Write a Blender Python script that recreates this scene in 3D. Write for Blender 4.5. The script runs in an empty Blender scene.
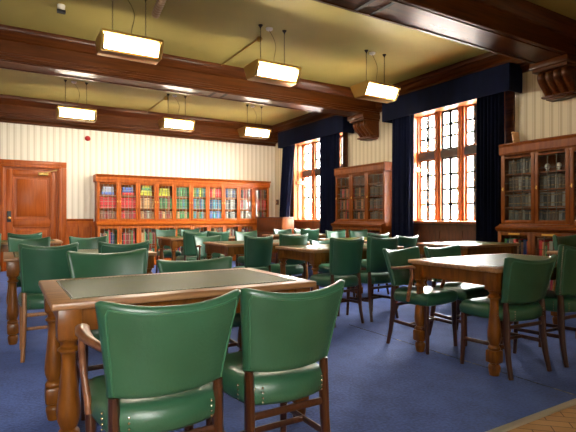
import bpy, bmesh, math, random
from mathutils import Vector, Matrix
random.seed(7)
PI = math.pi
SC = bpy.context.scene
COL = SC.collection

# ------------------------------------------------------------------ materials
def new_mat(name):
    m = bpy.data.materials.new(name); m.use_nodes = True
    nt = m.node_tree
    b = nt.nodes['Principled BSDF']
    return m, nt, b

def plain(name, col, rough=0.5, metal=0.0, spec=None, coat=0.0):
    m, nt, b = new_mat(name)
    b.inputs['Base Color'].default_value = (*col, 1)
    b.inputs['Roughness'].default_value = rough
    b.inputs['Metallic'].default_value = metal
    if spec is not None: b.inputs['Specular IOR Level'].default_value = spec
    if coat: b.inputs['Coat Weight'].default_value = coat
    return m

def noise_mat(name, c1, c2, scale=(1, 1, 1), nscale=5.0, rough=0.4, r2=None, bump=0.0, bscale=None, detail=4.0, spec=None, lo=0.35, hi=0.65):
    m, nt, b = new_mat(name)
    N = nt.nodes; L = nt.links
    tc = N.new('ShaderNodeTexCoord'); mp = N.new('ShaderNodeMapping')
    mp.inputs['Scale'].default_value = scale
    L.new(tc.outputs['Object'], mp.inputs['Vector'])
    nz = N.new('ShaderNodeTexNoise'); nz.inputs['Scale'].default_value = nscale; nz.inputs['Detail'].default_value = detail
    L.new(mp.outputs['Vector'], nz.inputs['Vector'])
    cr = N.new('ShaderNodeValToRGB')
    cr.color_ramp.elements[0].color = (*c1, 1); cr.color_ramp.elements[1].color = (*c2, 1)
    cr.color_ramp.elements[0].position = lo; cr.color_ramp.elements[1].position = hi
    L.new(nz.outputs['Fac'], cr.inputs['Fac']); L.new(cr.outputs['Color'], b.inputs['Base Color'])
    if r2 is not None:
        mr = N.new('ShaderNodeMapRange'); mr.inputs['To Min'].default_value = rough; mr.inputs['To Max'].default_value = r2
        L.new(nz.outputs['Fac'], mr.inputs['Value']); L.new(mr.outputs['Result'], b.inputs['Roughness'])
    else:
        b.inputs['Roughness'].default_value = rough
    if spec is not None: b.inputs['Specular IOR Level'].default_value = spec
    if bump:
        n2 = N.new('ShaderNodeTexNoise'); n2.inputs['Scale'].default_value = bscale or 60.0; n2.inputs['Detail'].default_value = 3
        L.new(tc.outputs['Object'], n2.inputs['Vector'])
        bp = N.new('ShaderNodeBump'); bp.inputs['Strength'].default_value = bump; bp.inputs['Distance'].default_value = 0.01
        L.new(n2.outputs['Fac'], bp.inputs['Height']); L.new(bp.outputs['Normal'], b.inputs['Normal'])
    return m

def wallpaper(name, axis, ca, cb, period=0.128):
    m, nt, b = new_mat(name)
    N = nt.nodes; L = nt.links
    tc = N.new('ShaderNodeTexCoord'); sx = N.new('ShaderNodeSeparateXYZ')
    L.new(tc.outputs['Object'], sx.inputs['Vector'])
    d = N.new('ShaderNodeMath'); d.operation = 'DIVIDE'; d.inputs[1].default_value = period
    L.new(sx.outputs[axis], d.inputs[0])
    f = N.new('ShaderNodeMath'); f.operation = 'FRACT'; L.new(d.outputs[0], f.inputs[0])
    cr = N.new('ShaderNodeValToRGB'); e = cr.color_ramp.elements
    e[0].position = 0.0; e[0].color = (*ca, 1); e[1].position = 1.0; e[1].color = (*ca, 1)
    for p, c in ((0.42, ca), (0.47, cb), (0.70, cb), (0.74, ca), (0.80, ca), (0.82, cb), (0.88, cb), (0.90, ca)):
        k = e.new(p); k.color = (*c, 1)
    L.new(f.outputs[0], cr.inputs['Fac']); L.new(cr.outputs['Color'], b.inputs['Base Color'])
    b.inputs['Roughness'].default_value = 0.7
    return m

def glass_mat(name, tint=(1, 1, 1), refl=0.10):
    m = bpy.data.materials.new(name); m.use_nodes = True
    nt = m.node_tree; N = nt.nodes; L = nt.links
    N.remove(N['Principled BSDF'])
    out = N['Material Output']
    tr = N.new('ShaderNodeBsdfTransparent'); tr.inputs['Color'].default_value = (*tint, 1)
    gl = N.new('ShaderNodeBsdfGlossy'); gl.inputs['Roughness'].default_value = 0.03
    lw = N.new('ShaderNodeLayerWeight'); lw.inputs['Blend'].default_value = 0.5
    mx = N.new('ShaderNodeMixShader')
    pw = N.new('ShaderNodeMath'); pw.operation = 'POWER'; pw.inputs[1].default_value = 5.0
    mu = N.new('ShaderNodeMath'); mu.operation = 'MULTIPLY_ADD'; mu.inputs[1].default_value = 0.9; mu.inputs[2].default_value = refl
    mu.use_clamp = True
    L.new(lw.outputs['Facing'], pw.inputs[0]); L.new(pw.outputs[0], mu.inputs[0]); L.new(mu.outputs[0], mx.inputs[0])
    L.new(tr.outputs[0], mx.inputs[1]); L.new(gl.outputs[0], mx.inputs[2]); L.new(mx.outputs[0], out.inputs['Surface'])
    return m

def emit_mat(name, col, s, rough=0.3):
    m, nt, b = new_mat(name)
    b.inputs['Base Color'].default_value = (0.8, 0.75, 0.6, 1)
    b.inputs['Emission Color'].default_value = (*col, 1)
    b.inputs['Emission Strength'].default_value = s
    b.inputs['Roughness'].default_value = rough
    return m

M = {}
M['mahogany_x'] = noise_mat('mahogany along x', (0.046, 0.0110, 0.0022), (0.092, 0.025, 0.0042), (0.8, 16, 16), 2.2, 0.24, 0.36, spec=0.22)
M['mahogany_y'] = noise_mat('mahogany along y', (0.046, 0.0110, 0.0022), (0.092, 0.025, 0.0042), (16, 0.8, 16), 2.2, 0.24, 0.36, spec=0.22)
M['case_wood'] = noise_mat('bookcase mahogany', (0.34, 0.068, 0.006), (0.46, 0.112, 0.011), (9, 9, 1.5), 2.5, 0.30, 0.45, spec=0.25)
M['case_wood_shade'] = noise_mat('bookcase mahogany darkened as backlit', (0.15, 0.033, 0.003), (0.22, 0.056, 0.006), (9, 9, 1.5), 2.5, 0.30, 0.45, spec=0.25)  # bookcase mahogany with the window wall's backlit shade put into its colour
M['case_dark'] = noise_mat('bookcase interior', (0.10, 0.03, 0.012), (0.16, 0.05, 0.018), (9, 9, 1.5), 2.5, 0.5)
M['door_wood'] = noise_mat('door mahogany', (0.29, 0.056, 0.005), (0.39, 0.088, 0.009), (10, 10, 1.1), 2.5, 0.25, 0.4, spec=0.25)
M['panel_wood'] = noise_mat('dado oak', (0.075, 0.024, 0.010), (0.13, 0.042, 0.016), (9, 9, 1.5), 2.5, 0.3, 0.45)
M['window_wood'] = noise_mat('window oak', (0.29, 0.080, 0.020), (0.42, 0.130, 0.035), (9, 9, 1.2), 2.5, 0.3, 0.45, spec=0.25)
M['stone_frame'] = plain('weathered stone mullion', (0.10, 0.085, 0.07), 0.7)
M['iron'] = plain('dark iron casement', (0.05, 0.05, 0.05), 0.4, 0.6)
M['oak_top'] = noise_mat('oak table border', (0.23, 0.105, 0.04), (0.40, 0.21, 0.09), (1.5, 16, 16), 2.4, 0.28, 0.42)
M['oak_leg'] = noise_mat('oak table leg', (0.110, 0.034, 0.0034), (0.20, 0.065, 0.0065), (9, 9, 2.2), 3.0, 0.24, 0.4, spec=0.3)
M['inset'] = noise_mat('olive leather writing surface', (0.042, 0.054, 0.009), (0.068, 0.078, 0.015), (1, 1, 1), 6.0, 0.38, 0.5, 0.12, 180, spec=0.07)
M['stud'] = plain('dark studs', (0.03, 0.022, 0.015), 0.35, 0.5)
M['leather'] = noise_mat('green leather', (0.021, 0.080, 0.041), (0.030, 0.106, 0.056), (1, 1, 1), 4.0, 0.29, 0.38, 0.10, 90)
M['piping'] = plain('green piping', (0.035, 0.13, 0.068), 0.4)
M['chair_wood'] = noise_mat('chair beech stained', (0.034, 0.0095, 0.0035), (0.062, 0.019, 0.0065), (14, 14, 2), 3.0, 0.25, 0.35)
M['chair_wood_lit'] = noise_mat('chair beech sidelit', (0.22, 0.085, 0.022), (0.34, 0.14, 0.04), (14, 14, 2), 3.0, 0.28, 0.4)  # chair beech with the sidelight on the left chair's legs in its colour
M['arm_wood'] = noise_mat('chair arm worn wood', (0.11, 0.035, 0.013), (0.25, 0.10, 0.04), (8, 4, 8), 3.0, 0.25, 0.35)
M['nail'] = plain('chrome nails', (0.6, 0.58, 0.5), 0.25, 1.0)
M['brass'] = plain('aged brass', (0.50, 0.33, 0.10), 0.32, 1.0)
M['brassplate'] = plain('brass plate', (0.75, 0.48, 0.12), 0.3, 1.0)
M['lens'] = emit_mat('lit lamp glass', (1.0, 0.89, 0.71), 48.0)
M['chain'] = plain('dark chain', (0.03, 0.025, 0.02), 0.5, 0.6)
M['white'] = plain('white plastic', (0.75, 0.73, 0.68), 0.45)
M['black'] = plain('black plastic', (0.02, 0.02, 0.02), 0.4)
M['red'] = plain('red bell', (0.35, 0.012, 0.012), 0.3)
M['cloth'] = noise_mat('navy curtain cloth', (0.0020, 0.0036, 0.014), (0.0034, 0.0056, 0.023), (1, 1, 0.3), 6.0, 0.95, None, 0.2, 250, spec=0.15)
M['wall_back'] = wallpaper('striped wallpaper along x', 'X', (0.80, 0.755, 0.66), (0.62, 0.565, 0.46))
M['wall_right'] = wallpaper('shaded striped wallpaper along y', 'Y', (0.66, 0.575, 0.42), (0.50, 0.41, 0.275))  # same paper, darkened: the window wall's backlit shade is in the colour
M['ceil'] = noise_mat('olive ceiling paint', (0.37, 0.30, 0.084), (0.425, 0.345, 0.10), (1, 1, 1), 1.2, 0.55, 0.65)
M['lead'] = plain('lead cames', (0.42, 0.37, 0.27), 0.4, 0.2)
M['leaddark'] = plain('dark lead cames', (0.11, 0.09, 0.065), 0.45, 0.2)
M['leadw'] = plain('window glazing bars', (0.10, 0.09, 0.08), 0.5)
M['glass'] = glass_mat('clear window glass', refl=0.035)
M['caseglass'] = glass_mat('bookcase glass', (0.97, 0.98, 0.97), 0.02)
M['steel'] = plain('pale metal strip', (0.75, 0.70, 0.60), 0.3, 0.7)
M['pages'] = plain('paper', (0.62, 0.55, 0.42), 0.8)
M['facade'] = noise_mat('pale stone facade', (0.50, 0.45, 0.42), (0.60, 0.55, 0.50), (1, 1, 1), 2.0, 0.8)
M['ground'] = noise_mat('outside paving', (0.35, 0.34, 0.32), (0.45, 0.44, 0.42), (1, 1, 1), 2.0, 0.8)
M['slot'] = plain('dark slot', (0.008, 0.006, 0.005), 0.6)

# carpet: pile noise
def carpet():
    m, nt, b = new_mat('blue carpet pile')
    N = nt.nodes; L = nt.links
    tc = N.new('ShaderNodeTexCoord')
    n1 = N.new('ShaderNodeTexNoise'); n1.inputs['Scale'].default_value = 5.0; n1.inputs['Detail'].default_value = 5
    n2 = N.new('ShaderNodeTexNoise'); n2.inputs['Scale'].default_value = 55; n2.inputs['Detail'].default_value = 3
    for n in (n1, n2): L.new(tc.outputs['Object'], n.inputs['Vector'])
    a = N.new('ShaderNodeMath'); a.operation = 'MULTIPLY_ADD'; a.inputs[1].default_value = 0.55
    L.new(n2.outputs['Fac'], a.inputs[0])
    h = N.new('ShaderNodeMath'); h.operation = 'MULTIPLY'; h.inputs[1].default_value = 0.45
    L.new(n1.outputs['Fac'], h.inputs[0]); L.new(h.outputs[0], a.inputs[2])
    cr = N.new('ShaderNodeValToRGB')
    cr.color_ramp.elements[0].position = 0.36; cr.color_ramp.elements[0].color = (0.011, 0.025, 0.105, 1)
    cr.color_ramp.elements[1].position = 0.62; cr.color_ramp.elements[1].color = (0.036, 0.074, 0.265, 1)
    L.new(a.outputs[0], cr.inputs['Fac']); L.new(cr.outputs['Color'], b.inputs['Base Color'])
    b.inputs['Roughness'].default_value = 0.9
    b.inputs['Sheen Weight'].default_value = 0.25; b.inputs['Sheen Roughness'].default_value = 0.5
    b.inputs['Sheen Tint'].default_value = (0.30, 0.42, 1.0, 1)
    bp = N.new('ShaderNodeBump'); bp.inputs['Strength'].default_value = 0.5; bp.inputs['Distance'].default_value = 0.006
    L.new(n2.outputs['Fac'], bp.inputs['Height']); L.new(bp.outputs['Normal'], b.inputs['Normal'])
    return m
M['carpet'] = carpet()

def parquet():
    m, nt, b = new_mat('oak block parquet')
    N = nt.nodes; L = nt.links
    tc = N.new('ShaderNodeTexCoord'); mp = N.new('ShaderNodeMapping')
    mp.inputs['Rotation'].default_value = (0, 0, PI / 4)
    L.new(tc.outputs['Object'], mp.inputs['Vector'])
    br = N.new('ShaderNodeTexBrick'); br.inputs['Scale'].default_value = 1.0
    br.inputs['Brick Width'].default_value = 0.23; br.inputs['Row Height'].default_value = 0.075
    br.inputs['Mortar Size'].default_value = 0.003
    br.inputs['Color1'].default_value = (0.56, 0.33, 0.15, 1); br.inputs['Color2'].default_value = (0.42, 0.23, 0.10, 1)
    br.inputs['Mortar'].default_value = (0.06, 0.03, 0.015, 1)
    L.new(mp.outputs['Vector'], br.inputs['Vector']); L.new(br.outputs['Color'], b.inputs['Base Color'])
    b.inputs['Roughness'].default_value = 0.3
    return m
M['parquet'] = parquet()

# ------------------------------------------------------------------ mesh builder
class MB:
    def __init__(self): self.bm = bmesh.new()
    def box(self, x0, x1, y0, y1, z0, z1, mi=0, bevel=0.0):
        vs = [self.bm.verts.new((x, y, z)) for z in (z0, z1) for y in (y0, y1) for x in (x0, x1)]
        fs = [(0, 2, 3, 1), (4, 5, 7, 6), (0, 1, 5, 4), (2, 6, 7, 3), (0, 4, 6, 2), (1, 3, 7, 5)]
        faces = [self.bm.faces.new([vs[i] for i in f]) for f in fs]
        for f in faces: f.material_index = mi
        if bevel > 0:
            es = list({e for f in faces for e in f.edges})
            r = bmesh.ops.bevel(self.bm, geom=es, offset=bevel, segments=2, profile=0.5, affect='EDGES')
            for f in r['faces']: f.material_index = mi
        return self
    def grid(self, rows, closed_u=False, closed_v=False, cap=False, mi=0):
        R = [[self.bm.verts.new(p) for p in r] for r in rows]
        n, k = len(R), len(R[0])
        for i in range(n if closed_u else n - 1):
            for j in range(k if closed_v else k - 1):
                a, b_, c, d = R[i][j], R[i][(j + 1) % k], R[(i + 1) % n][(j + 1) % k], R[(i + 1) % n][j]
                try:
                    f = self.bm.faces.new((a, b_, c, d)); f.material_index = mi
                except ValueError: pass
        if cap:
            for r in (R[0][::-1], R[-1]):
                try: f = self.bm.faces.new(r); f.material_index = mi
                except ValueError: pass
        return self
    def lathe(self, prof, cx=0, cy=0, seg=16, mi=0, square=False, cap=True):
        rows = []
        for z, r in prof:
            rows.append([(cx + r * math.cos(2 * PI * (i + .5) / seg), cy + r * math.sin(2 * PI * (i + .5) / seg), z) for i in range(seg)])
        return self.grid(rows, closed_v=True, cap=cap, mi=mi)
    def tube(self, pts, rad, seg=8, mi=0, square=False):
        """swept tube; rad: number, list, or list of (a, b)"""
        pts = [Vector(p) for p in pts]; n = len(pts)
        rows = []
        up0 = Vector((0, 0, 1))
        for i, p in enumerate(pts):
            t = (pts[min(i + 1, n - 1)] - pts[max(i - 1, 0)]).normalized()
            up = up0 if abs(t.z) < 0.95 else Vector((0, 1, 0))
            s = t.cross(up).normalized(); u = s.cross(t).normalized()
            r = rad[i] if isinstance(rad, (list, tuple)) else rad
            ra, rb = r if isinstance(r, (list, tuple)) else (r, r)
            row = []
            for k in range(seg):
                a = 2 * PI * (k + .5) / seg
                ca, sa = math.cos(a), math.sin(a)
                if square:
                    m = max(abs(ca), abs(sa)); q = 0.9
                    ca, sa = ca / m, sa / m
                row.append(p + s * (ra * ca) + u * (rb * sa))
            rows.append(row)
        return self.grid(rows, closed_v=True, cap=True, mi=mi)
    def prism(self, prof, fn, c0, c1, mi=0):
        """extrude closed 2-D profile; fn(a, b, c) -> xyz"""
        return self.grid([[fn(a, b_, c0) for a, b_ in prof], [fn(a, b_, c1) for a, b_ in prof]], closed_v=True, cap=True, mi=mi)
    def ball(self, c, r, seg=10, mi=0, sz=1.0):
        rows = []
        for i in range(1, seg):
            th = PI * i / seg
            rows.append([(c[0] + r * math.sin(th) * math.cos(2 * PI * j / seg), c[1] + r * math.sin(th) * math.sin(2 * PI * j / seg), c[2] + sz * r * math.cos(th)) for j in range(seg)])
        return self.grid(rows, closed_v=True, cap=True, mi=mi)
    def mesh(self, name, mats, smooth=True, angle=38, weld=0.0):
        if weld: bmesh.ops.remove_doubles(self.bm, verts=self.bm.verts, dist=weld)
        bmesh.ops.recalc_face_normals(self.bm, faces=self.bm.faces)
        me = bpy.data.meshes.new(name)
        self.bm.to_mesh(me); self.bm.free()
        for m in (mats if isinstance(mats, (list, tuple)) else [mats]): me.materials.append(M[m] if isinstance(m, str) else m)
        if smooth:
            me.polygons.foreach_set('use_smooth', [True] * len(me.polygons))
            me.set_sharp_from_angle(angle=math.radians(angle))
        return me
    def build(self, name, mats, parent=None, **kw):
        o = bpy.data.objects.new(name, self.mesh(name, mats, **kw))
        COL.objects.link(o)
        if parent is not None: o.parent = parent
        return o

def tag(o, label=None, cat=None, group=None, kind=None):
    if label: o['label'] = label
    if cat: o['category'] = cat
    if group: o['group'] = group
    if kind: o['kind'] = kind
    return o
def empty(name, loc=(0, 0, 0), rz=0.0):
    o = bpy.data.objects.new(name, None); COL.objects.link(o)
    o.location = loc; o.rotation_euler = (0, 0, rz); o.empty_display_size = 0.1
    return o
KIDS = {}
def copy_tree(o):
    c = o.copy(); COL.objects.link(c)
    for ch in [x for x in bpy.data.objects if x.parent is o]:
        k = copy_tree(ch); k.parent = c
    return c
def struct(mb, name, mats, parent=None, **kw):
    o = mb.build(name, mats, parent, **kw)
    if parent is None: o['kind'] = 'structure'
    return o

# ------------------------------------------------------------------ room constants
XW, YW, H = 6.70, 11.80, 3.70        # right wall, back wall, ceiling
XL, YB = -3.0, -1.9
FL = -0.035                            # floor level below the working datum
KZ = 1.04
CAR = 1.615                           # carpet edge

# floor
mb = MB(); mb.box(XL - .4, XW + .4, YB - .4, YW + .2, FL - .15, FL - .012); struct(mb, 'floor', 'parquet', smooth=False)
mb = MB(); mb.box(XL, XW, CAR, YW, FL - .012, FL); struct(mb, 'floor_carpet', 'carpet', smooth=False)
mb = MB(); mb.prism([(CAR - .03, FL - .012), (CAR - .026, FL - .004), (CAR - .008, FL + .004), (CAR + .006, FL + .004), (CAR + .006, FL - .012)], lambda a, b, c: (c, a, b), XL, XW); struct(mb, 'trim_1', 'steel')
mb = MB()
y = CAR + .01
while y < 4.0:
    l = random.uniform(.05, .16); mb.box(3.196, 3.205, y, y + l, FL - .002, FL + .0015); y += l + random.uniform(.0, .02)
M['seam'] = noise_mat('carpet seam', (0.01, 0.012, 0.02), (0.30, 0.27, 0.22), (1, 1, 1), 9.0, 0.8, lo=.5, hi=.62)
struct(mb, 'trim_2', 'seam', smooth=False)
# ceiling
mb = MB(); mb.box(XL - .4, XW + .4, YB - .4, YW + .2, H, H + .15); struct(mb, 'ceiling', 'ceil', smooth=False)
# walls
DX0, DX1, DZ = -0.02, 1.10, 2.24     # door opening
mb = MB()
mb.box(XL - .2, DX0, YW, YW + .2, -.06, H); mb.box(DX1, XW + .4, YW, YW + .2, -.06, H); mb.box(DX0, DX1, YW, YW + .2, DZ, H)
mb.box(DX0 - .1, DX1 + .1, YW + .2, YW + .25, -.06, DZ + .1)
struct(mb, 'wall_back', 'wall_back', smooth=False)
FILL_WIN = (-1.10, -0.20)  # opening for an unseen rear window, added to light the foreground chairs
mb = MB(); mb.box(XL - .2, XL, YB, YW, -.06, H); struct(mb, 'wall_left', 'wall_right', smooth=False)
mb = MB(); mb.box(XL - .2, FILL_WIN[0], YB - .4, YB, -.06, H); mb.box(FILL_WIN[1], XW + .4, YB - .4, YB, -.06, H); mb.box(*FILL_WIN, YB - .4, YB, -.06, 1.02); mb.box(*FILL_WIN, YB - .4, YB, 3.12, H)
struct(mb, 'wall_front', 'wall_back', smooth=False)
WIN = [(8.58, 10.75), (4.50, 6.60)]
SILL, HEAD = 1.06, 3.12
mb = MB(); T0, T1_ = XW, XW + .40
ys = [YB]
for a, b in sorted(WIN): ys += [a, b]
ys.append(YW)
for i in range(0, len(ys), 2): mb.box(T0, T1_, ys[i], ys[i + 1], -.06, H)
for a, b in WIN:
    mb.box(T0, T1_, a, b, -.06, SILL - .04); mb.box(T0, T1_, a, b, HEAD, H)
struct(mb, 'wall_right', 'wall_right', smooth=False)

# ------------------------------------------------------------------ ceiling beams and cornices
def beam(yn, yf):
    zs = 3.25
    half = [(yn - .00, zs), (yn - .015, zs + .012), (yn - .015, zs + .05), (yn + .02, zs + .065), (yn + .02, zs + .10), (yn + .045, zs + .11), (yn + .045, 3.53),
            (yn + .02, 3.545), (yn - .01, 3.59), (yn - .045, 3.63), (yn - .055, 3.66), (yn - .055, H)]
    far = [(yn + yf - a, b) for a, b in half][::-1]
    mb = MB(); mb.prism(half + far, lambda a, b, c: (c, a, b), XL, XW)
    # raised fillets framing the soffit panel
    mb.box(XL, XW, yn + .03, yn + .055, zs - .012, zs + .01); mb.box(XL, XW, yf - .055, yf - .03, zs - .012, zs + .01)
    o = struct(mb, 'ceiling_beam', 'mahogany_x', angle=25)
    m2 = MB()
    for x in (3.06, 3.27): m2.box(x, x + .045, yn + .06, yf - .06, zs - .008, zs + .01)
    m2.build('vent_slots', 'slot', o, smooth=False)
    return o
beam(7.39, 7.84); beam(3.36, 3.81)
PB = [(0, 3.16), (.045, 3.16), (.055, 3.18), (.05, 3.215), (.09, 3.235), (.20, 3.25), (.215, 3.265), (.215, 3.30), (.185, 3.315), (.185, 3.345), (.165, 3.355), (.165, 3.53), (.19, 3.55), (.22, 3.60), (.26, 3.63), (.27, 3.66), (.27, H), (0, H)]
mb = MB(); mb.prism(PB, lambda a, b, c: (c, YW - a, b), XL, XW); struct(mb, 'trim_3', 'mahogany_x', angle=25)
PR = [(0, 3.30), (.04, 3.30), (.05, 3.33), (.10, 3.37), (.10, 3.40), (.12, 3.41), (.12, 3.53), (.15, 3.55), (.19, 3.61), (.23, 3.63), (.24, 3.66), (.24, H), (0, H)]
for k, (a, b) in enumerate(((7.85, YW - .02), (3.82, 7.38), (YB, 3.35))):
    mb = MB(); mb.prism(PR, lambda p, q, c: (XW - p, c, q), a, b); struct(mb, 'trim_%d' % (4 + k), 'mahogany_y', angle=25)

def corbel(yc):
    o = MB()
    o.box(XW - .46, XW, yc - .26, yc + .26, 3.16, 3.25, bevel=.012)
    o.box(XW - .42, XW, yc - .235, yc + .235, 3.12, 3.16)
    # scroll body with four lobes
    prof = []
    for i in range(19):
        t = i / 18
        x = .39 * (1 - t) ** .0 if False else None
        a = PI * (t * 1.05 - .12)
        prof.append((.24 + .135 * math.cos(a * .95 - .35) * (1 - .25 * t), 3.12 - .30 * t))
    rows = []
    nY = 41
    for (px, pz) in prof:
        row = []
        for j in range(nY):
            s = j / (nY - 1); yy = yc - .22 + .44 * s
            lob = abs(math.sin(PI * s * 4)) ** .6
            row.append((XW - px + .035 * (1 - lob), yy, pz))
        row = [(XW, yc - .22, pz)] + row + [(XW, yc + .22, pz)]
        rows.append(row)
    o.grid(rows, closed_v=True, cap=True)
    o.box(XW - .22, XW, yc - .23, yc + .23, 2.79, 2.82, bevel=.01); o.box(XW - .17, XW, yc - .19, yc + .19, 2.765, 2.79, bevel=.008)
    ob = struct(o, 'corbel', 'mahogany_y', angle=45)
    return ob
corbel(7.62); corbel(3.59)

# ------------------------------------------------------------------ windows
def window(n, y0, y1, lights=4, X0=None, S=1):
    XW = 0.0 if S < 0 else 6.70
    xg = XW + .30
    root = MB()
    # timber lining of the reveal, architrave and sill
    root.box(XW - .02, xg, y1 - .03, y1, SILL, HEAD); root.box(XW - .02, xg, y0, y0 + .03, SILL, HEAD)
    root.box(XW - .02, xg, y0, y1, HEAD - .03, HEAD)
    # half-round bead on the reveals
    for yy, s in ((y1 - .03, -1), (y0 + .03, 1)):
        root.tube([(XW + .12, yy, SILL), (XW + .12, yy, HEAD)], .028, 8)
        root.box(XW + .03, xg, min(yy, yy + .05 * s), max(yy, yy + .05 * s), 2.0, 2.10, bevel=.015)
    o = struct(root, 'window_%d' % n, 'window_wood')
    m = MB()
    m.box(XW - .035, XW + .0, y0 - .15, y0, SILL, 3.28, bevel=.008); m.box(XW - .035, XW, y1, y1 + .15, SILL, 3.28, bevel=.008)
    m.build('architrave', 'mahogany_y', o)
    m = MB(); m.box(XW - .14, xg + .05, y0 - .14, y1 + .14, SILL - .045, SILL, bevel=.01); m.build('window_sill', 'window_wood', o)
    w = (y1 - y0) / lights
    tz = 2.30
    post = .15
    for i in range(lights + 1):
        c = y0 + w * i
        m = MB(); hw = post / 2 if 0 < i < lights else .06
        m.box(xg - .06, xg + .06, max(c - hw, y0), min(c + hw, y1), SILL, HEAD, bevel=.012)
        if 0 < i < lights: m.tube([(xg - .062, c, SILL), (xg - .062, c, HEAD)], .032, 10)
        m.build('mullion', 'window_wood', o)
    m = MB(); m.box(xg - .05, xg + .06, y0 + .05, y1 - .05, tz - .07, tz + .07, bevel=.01); m.build('transom', 'stone_frame', o)
    for i in range(lights):
        a, b = y0 + w * i + .075, y0 + w * (i + 1) - .075
        if i == 0: a -= .015
        if i == lights - 1: b += .015
        for (z0, z1, nr) in ((SILL, tz - .07, 4), (tz + .07, HEAD - .03, 3)):
            f = MB(); t = .036
            f.box(xg - .02, xg + .02, a, a + t, z0, z1); f.box(xg - .02, xg + .02, b - t, b, z0, z1)
            f.box(xg - .02, xg + .02, a + t, b - t, z0, z0 + t); f.box(xg - .02, xg + .02, a + t, b - t, z1 - t, z1)
            fo = f.build('casement', 'iron' if i % 2 == 0 else 'window_wood', o)
            g = MB(); g.box(xg - .003, xg + .003, a + t, b - t, z0 + t, z1 - t); g.build('glass', 'glass', fo, smooth=False)
            l = MB(); l.box(xg - .009, xg + .009, (a + b) / 2 - .033, (a + b) / 2 + .033, z0 + t, z1 - t)
            for r in range(1, nr):
                zz = z0 + t + (z1 - z0 - 2 * t) * r / nr
                l.box(xg - .009, xg + .009, a + t, b - t, zz - .022, zz + .022)
            l.build('glazing_bars', 'leadw', fo, smooth=False)
            if nr == 4:
                h = MB(); h.box(xg - .045, xg - .02, a + .004, a + .024, 1.60, 1.72, bevel=.004); h.ball((xg - .055, a + .014, 1.66), .016); h.build('latch', 'brass', fo)
    if S < 0: o.location = (0, X0, 0); o.rotation_euler = (0, 0, -PI / 2)
    return o
for i, (a, b) in enumerate(WIN): window(i + 1, a, b)
window(3, FILL_WIN[0], FILL_WIN[1], lights=2, X0=YB, S=-1)  # added window behind the camera, out of view, fill for the foreground

# portals for the daylight through the windows, the added rear one too
for i, (a, b) in enumerate(WIN + [FILL_WIN]):
    ld = bpy.data.lights.new('daylight portal', 'AREA'); ld.shape = 'RECTANGLE'; ld.size = HEAD - SILL; ld.size_y = b - a
    ld.cycles.is_portal = True
    lo = bpy.data.objects.new('daylight_portal', ld); COL.objects.link(lo)
    lo.location = (XW + .43, (a + b) / 2, (SILL + HEAD) / 2); lo.rotation_euler = (0, PI / 2, 0)
    if i == 2:
        ld.size, ld.size_y = b - a, HEAD - SILL
        lo.location = ((a + b) / 2, YB - .43, (SILL + HEAD) / 2); lo.rotation_euler = (PI / 2, 0, 0)

# panelled dado below the windows on the right wall, and on the back wall
def dado_right(n, y0, y1, k):
    m = MB()
    m.box(XW - .03, XW, y0, y1, FL, 1.01)
    m.box(XW - .055, XW, y0, y1, FL, .17, bevel=.008); m.box(XW - .05, XW, y0, y1, .90, 1.01); m.box(XW - .047, XW, y0, y1, .40, .48)
    for i in range(k + 1):
        c = y0 + (y1 - y0) * i / k
        m.box(XW - .05, XW, max(c - .05, y0), min(c + .05, y1), .17, .90)
    struct(m, 'trim_%d' % n, 'panel_wood', angle=30)
dado_right(7, 8.42, YW - .02, 6); dado_right(8, 4.37, 6.80, 5); dado_right(9, YB, 2.80, 12)
m = MB()
m.box(1.23, 1.835, YW - .015, YW, FL, 1.02); m.box(1.23, 1.835, YW - .055, YW, FL, .17); m.box(1.23, 1.835, YW - .055, YW, .90, .985)
for c in (1.26, 1.53, 1.80): m.box(c - .045, c + .045, YW - .055, YW, .17, .90)
m.prism([(0, .985), (.055, .985), (.06, 1.01), (.05, 1.03), (.075, 1.05), (.085, 1.075), (.085, 1.09), (0, 1.09)], lambda a, b, c: (c, YW - a, b), 1.23, 1.80)
struct(m, 'trim_10', 'case_wood', angle=30)
m = MB(); m.box(XL, -.16, YW - .05, YW, FL, 1.08); struct(m, 'trim_11', 'door_wood')

# ------------------------------------------------------------------ door on the back wall
ar = MB()
for (x0, x1, z0, z1) in ((DX0 - .13, DX0, FL, DZ), (DX1, DX1 + .13, FL, DZ), (DX0 - .13, DX1 + .13, DZ, DZ + .13)):
    ar.box(x0, x1, YW - .045, YW + .0, z0, z1, bevel=.01)
for (x0, x1, z0, z1) in ((DX0 - .03, DX0 + .03, FL, DZ - .03), (DX1 - .03, DX1 + .03, FL, DZ - .03), (DX0 - .03, DX1 + .03, DZ - .03, DZ + .03)):
    ar.box(x0, x1, YW - .06, YW + .06, z0, z1, bevel=.012)
for (x0, x1, z0, z1) in ((DX0 + .03, DX0 + .07, FL, DZ - .07), (DX1 - .07, DX1 - .03, FL, DZ - .07), (DX0 + .03, DX1 - .03, DZ - .07, DZ - .03)):
    ar.box(x0, x1, YW - .0, YW + .14, z0, z1)
door = struct(ar, 'door_1', 'door_wood')
lf = MB(); a, b, t = DX0 + .07, DX1 - .07, DZ - .07
lf.box(a, b, YW + .05, YW + .09, FL + .01, t)
for (x0, x1, z0, z1) in ((a, a + .12, FL + .01, t), (b - .12, b, FL + .01, t), (a + .12, b - .12, t - .13, t), (a + .12, b - .12, FL + .01, .24), (a + .12, b - .12, .92, 1.06)):
    lf.box(x0, x1, YW + .02, YW + .06, z0, z1, bevel=.006)
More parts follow.
